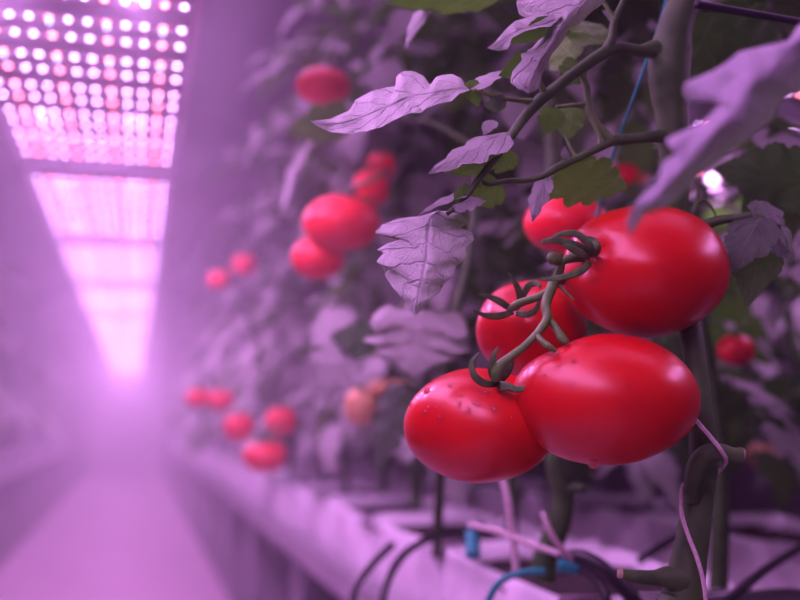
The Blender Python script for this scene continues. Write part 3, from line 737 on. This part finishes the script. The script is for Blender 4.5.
q = bpy.data.objects.new('water_droplet', drop_me[0]); C.objects.link(q); q.parent = T2[0]
q.location = P(594, 464.5, .56) - T2[0].location; q.rotation_euler = (PI, 0, 0); q.scale = (.0034, .0034, .0042)
tf = M['tomato_far']
def bgt(cx, cy, d, rx, ry, label, mat=tf, group=None, stem=(0, .9, .1), cal=True):
    o, surf, sd, e1, e2 = tomato(cx, cy, d, rx, ry, .95, stem, label, mat, group, seg=(28, 18), seed=cx)
    if cal:
        top = surf(sd); mb = MB(); rr = rx*d/FPX
        for k in range(5):
            a = k*2*PI/5+cx; dr = (e1*math.cos(a)+e2*math.sin(a)); dd = R*dr.x+U*dr.y-F*dr.z; up = R*sd.x+U*sd.y-F*sd.z
            s = sepal_mesh([top, top+dd*rr*.3+up*rr*.12, top+dd*rr*.6+up*rr*.1, top+dd*rr*.85+up*rr*.3], rr*.09, up)
            off = len(mb.v); mb.v += s.v; mb.f += [tuple(i+off for i in f) for f in s.f]
        up = R*sd.x+U*sd.y-F*sd.z
        mb.tube([top-up*rr*.03, top+up*rr*.3, top+up*rr*.5+Vector((rr*.3, 0, 0)), top+up*rr*.7+Vector((rr*.8, rr*.3, rr*.2))], rr*.06, 6)
        mb.build('calyx', M['sepal'], o)
    return o
bgt(566, 223, .80, 42, 31, 'dark red blurred tomato directly behind the upper left of the biggest one')
bgt(626, 176, 1.1, 20, 13, 'dim red tomato half hidden behind the olive leaf beside the main stem')
bgt(341, 223, 1.12, 39, 29, 'large soft red tomato, lower right of the blurred pair left of centre', stem=(.3, .9, 0))
bgt(318, 258, 1.14, 27, 22, 'blurred orange red tomato hanging just under the large soft one left of centre')
bgt(371, 188, 1.18, 19, 20, 'blurred red tomato partly behind a leaf, above the large soft one')
bgt(381, 166, 1.22, 15, 14, 'topmost small pinkish tomato of the blurred group left of centre')
bgt(323, 86, 1.15, 28, 19, 'pinkish red blurred tomato alone near the top, left of centre', stem=(.4, .8, 0))
bgt(265, 456, 1.55, 23, 16, 'lowest blurred red tomato of the trio above the grow bags')
bgt(239, 427, 1.7, 16, 15, 'left blurred red tomato of the trio above the grow bags')
bgt(281, 421, 1.6, 16, 15, 'right blurred red tomato of the trio above the grow bags')
bgt(198, 398, 1.9, 13, 10, 'hazy pink tomato beside the glow, left of the close pair')
bgt(221, 400, 1.9, 14, 11, 'hazy pink tomato of the close pair, nearer the low trio')
bgt(219, 280, 1.9, 11, 10, 'faint hazy pink tomato halfway up beside the glowing aisle')
bgt(245, 265, 1.9, 13, 12, 'faint hazy pink tomato just right of the small one halfway up')
bgt(736, 350, 1.0, 19, 16, 'single blurred red tomato right of the main stem')
bgt(760, 455, 1.3, 16, 13, 'faint pinkish unripe tomato low at the right', M['tomato_pale'])
bgt(361, 406, 1.2, 17, 20, 'pale peach unripe tomato left of the lower left front tomato', M['tomato_pale'])
bgt(380, 388, 1.22, 14, 9, 'small pale peach unripe tomato, upper middle of its cluster', M['tomato_pale'])
bgt(398, 390, 1.24, 14, 10, 'small pale peach unripe tomato, right in its cluster', M['tomato_pale'])

# ---------------------------------------------------------------- strings, cables, tubes
def px_tube(name, pts, rad, mat, label, cat, group=None):
    return tube_obj(name, [P(*q) for q in pts], rad, mat, label, cat, 8, group)
px_tube('support_string', [(690, -60, .66), (672, -20, .66), (664, 10, .655), (655, 38, .65), (640, 80, .66), (600, 200, .72), (585, 330, .74), (575, 420, .75)], .0011, M['tube_blue'], 'thin teal string running down beside the top of the main stem', 'string')
px_tube('support_cable', [(695, 4, .60), (730, 10, .605), (770, 17, .61), (830, 28, .62)], .0026, M['tube_black'], 'dark cable crossing the top right corner behind the big blurred leaf', 'cable')
px_tube('plant_twine', [(680, 395, .578), (690, 412, .572), (702, 427, .568), (714, 441, .566), (722, 452, .564), (726, 462, .575), (715, 474, .61), (696, 478, .62), (684, 485, .60), (681, 497, .578), (682, 515, .566), (688, 535, .560), (697, 558, .555), (703, 580, .553), (706, 605, .553), (706, 640, .553)],
        .0012, M['twine'], 'pale pink twine spiralling around the lower main stem', 'twine')
px_tube('plant_twine', [(500, 470, .86), (508, 500, .85), (513, 540, .845), (516, 566, .84), (517, 572, .84)], .0035, M['twine'], 'pale string hanging straight down under the lower left front tomato', 'twine')
px_tube('plant_twine', [(470, 525, .90), (500, 532, .86), (535, 546, .82), (565, 556, .80), (575, 563, .80)], .0028, M['twine'], 'pale slack string lying sideways to the foot of the back stem', 'twine')
px_tube('plant_twine', [(543, 512, .79), (549, 530, .785), (560, 547, .785), (572, 560, .79)], .0026, M['twine'], 'pale short string loop on the foot of the back stem', 'twine')
# pruned thick stem behind the front tomatoes
r2 = empty('tomato_plant', P(545, 575, .82)); tag(r2, 'pruned bare tomato stem under the front tomatoes, blurred, side stub at its knee', 'tomato plant')
OR2 = r2.location.copy()
def b2(name, pts):
    p, r = spline(poly(pts), 8); mb = MB().tube(p, r, 12); mb.v = [v-OR2 for v in mb.v]; mb.build(name, M['stem'], r2)
b2('stem', [(542, 578, .82, 14), (545, 560, .82, 13), (553, 540, .82, 12), (560, 520, .82, 12), (563, 500, .82, 11), (560, 480, .82, 11), (557, 455, .82, 12), (562, 420, .83, 11), (570, 340, .84, 10), (560, 240, .86, 9), (550, 100, .88, 8)])
b2('stem_stub', [(560, 492, .82, 7), (572, 488, .815, 5.5), (584, 489, .81, 5)])
# drip lines over the bags
dl = 'thin black drip tube curving over the side of a grow bag'
px_tube('drip_tube', [(392, 545, 1.02), (372, 565, .98), (355, 590, .95), (352, 620, .93)], .004, M['tube_black'], 'black drip tube hanging over the bag side, left one of the nearest pair', 'drip tube')
px_tube('drip_tube', [(470, 533, 1.05), (440, 535, 1.02), (412, 548, .98), (395, 566, .94), (385, 590, .91), (380, 620, .89)], .004, M['tube_black'], 'black drip tube arching down the bag side under the lower left tomato', 'drip tube')
px_tube('drip_tube', [(560, 560, .80), (580, 557, .79), (600, 566, .78), (615, 580, .775), (632, 598, .77), (645, 620, .77)], .006, M['tube_black'], 'thick black tube bending over the bag beside the back stem', 'drip tube')
px_tube('drip_tube', [(560, 572, .80), (582, 570, .79), (600, 584, .78), (607, 602, .77), (612, 625, .77)], .004, M['tube_black'], 'second black tube bending beneath the thick one', 'drip tube')
px_tube('drip_tube', [(715, 610, .80), (740, 590, .82), (765, 570, .84), (800, 548, .87), (860, 515, .9)], .004, M['tube_black'], 'straight dark tube slanting up at the bottom right corner', 'drip tube')
px_tube('drip_tube', [(640, 560, .95), (680, 535, 1.0), (720, 515, 1.05)], .004, M['tube_black'], 'dark tube slanting across the second row bag behind the main stem', 'drip tube')
px_tube('drip_tube', [(486, 620, .80), (489, 600, .80), (500, 582, .80), (520, 573, .80), (545, 571, .80)], .0028, M['tube_blue'], 'blue drip tube curving over the front bag at the bottom', 'drip tube')
px_tube('drip_connector', [(472, 533, .90), (473, 556, .885)], .007, M['tube_blue'], 'blurred blue connector upright on the soil under the left tomato', 'connector')
px_tube('drip_connector', [(558, 566, .79), (578, 568, .79)], .005, M['tube_blue'], 'small blue connector at the foot of the back stem', 'connector')
# ---------------------------------------------------------------- single background leaves that stand out
rb = empty('tomato_plant', P(430, 560, .95)); tag(rb, 'young tomato plant behind the lower left tomato, a pale toothed leaf facing out', 'tomato plant'); OB = rb.location.copy()
def bl(b3, t3, W, fc, mat=M['leaf_far'], **kw):
    o = hand_leaf('leaf', mat, b3, t3, W, fc, None, **kw); o.location = o.location-OB; o.parent = rb
def bb(pts):
    p, r = spline(poly(pts), 8); mb = MB().tube(p, r, 8); mb.v = [v-OB for v in mb.v]; mb.build('stem', M['stem'], rb)
bb([(437, 552, 1.10, 5), (439, 500, 1.05, 5.5), (444, 400, .93, 5), (452, 330, .92, 5), (470, 250, .93, 4.5), (480, 150, .95, 4)])
bb([(450, 345, .92, 3), (436, 318, .88, 3), (422, 308, .86, 2.5)])
bb([(452, 330, .92, 3), (420, 340, .95, 3), (345, 345, 1.02, 3), (300, 350, 1.05, 2)])
bb([(444, 410, .93, 3), (420, 390, .93, 3), (404, 385, .93, 2.5)])
bl((420, 308, .85), (412, 376, .84), 108, (-.1, .4, .9), lobes=4, depth=.38, sweep=.4, nt_=44, ns=10, seed=51, fold=.1, curl=.05)
bb([(480, 150, .95, 3), (430, 122, 1.0, 2.5), (390, 114, 1.04, 2.2), (352, 116, 1.06, 2)])
bl((352, 116, 1.06), (288, 140, 1.05), 44, (.1, -.5, .8), M['leaf_olive'], lobes=3, depth=.2, nt_=34, ns=8, seed=55)
bl((404, 384, .93), (366, 468, .92), 50, (-.3, .5, .8), M['leaf_slate'], lobes=4, depth=.38, nt_=44, ns=10, seed=52)
bl((345, 345, 1.0), (318, 402, 1.0), 52, (-.2, .5, .8), lobes=3, depth=.3, nt_=34, ns=8, seed=53)
bl((375, 342, 1.0), (330, 330, 1.0), 44, (-.2, .5, .8), M['leaf_dark'], lobes=3, depth=.3, nt_=34, ns=8, seed=54)
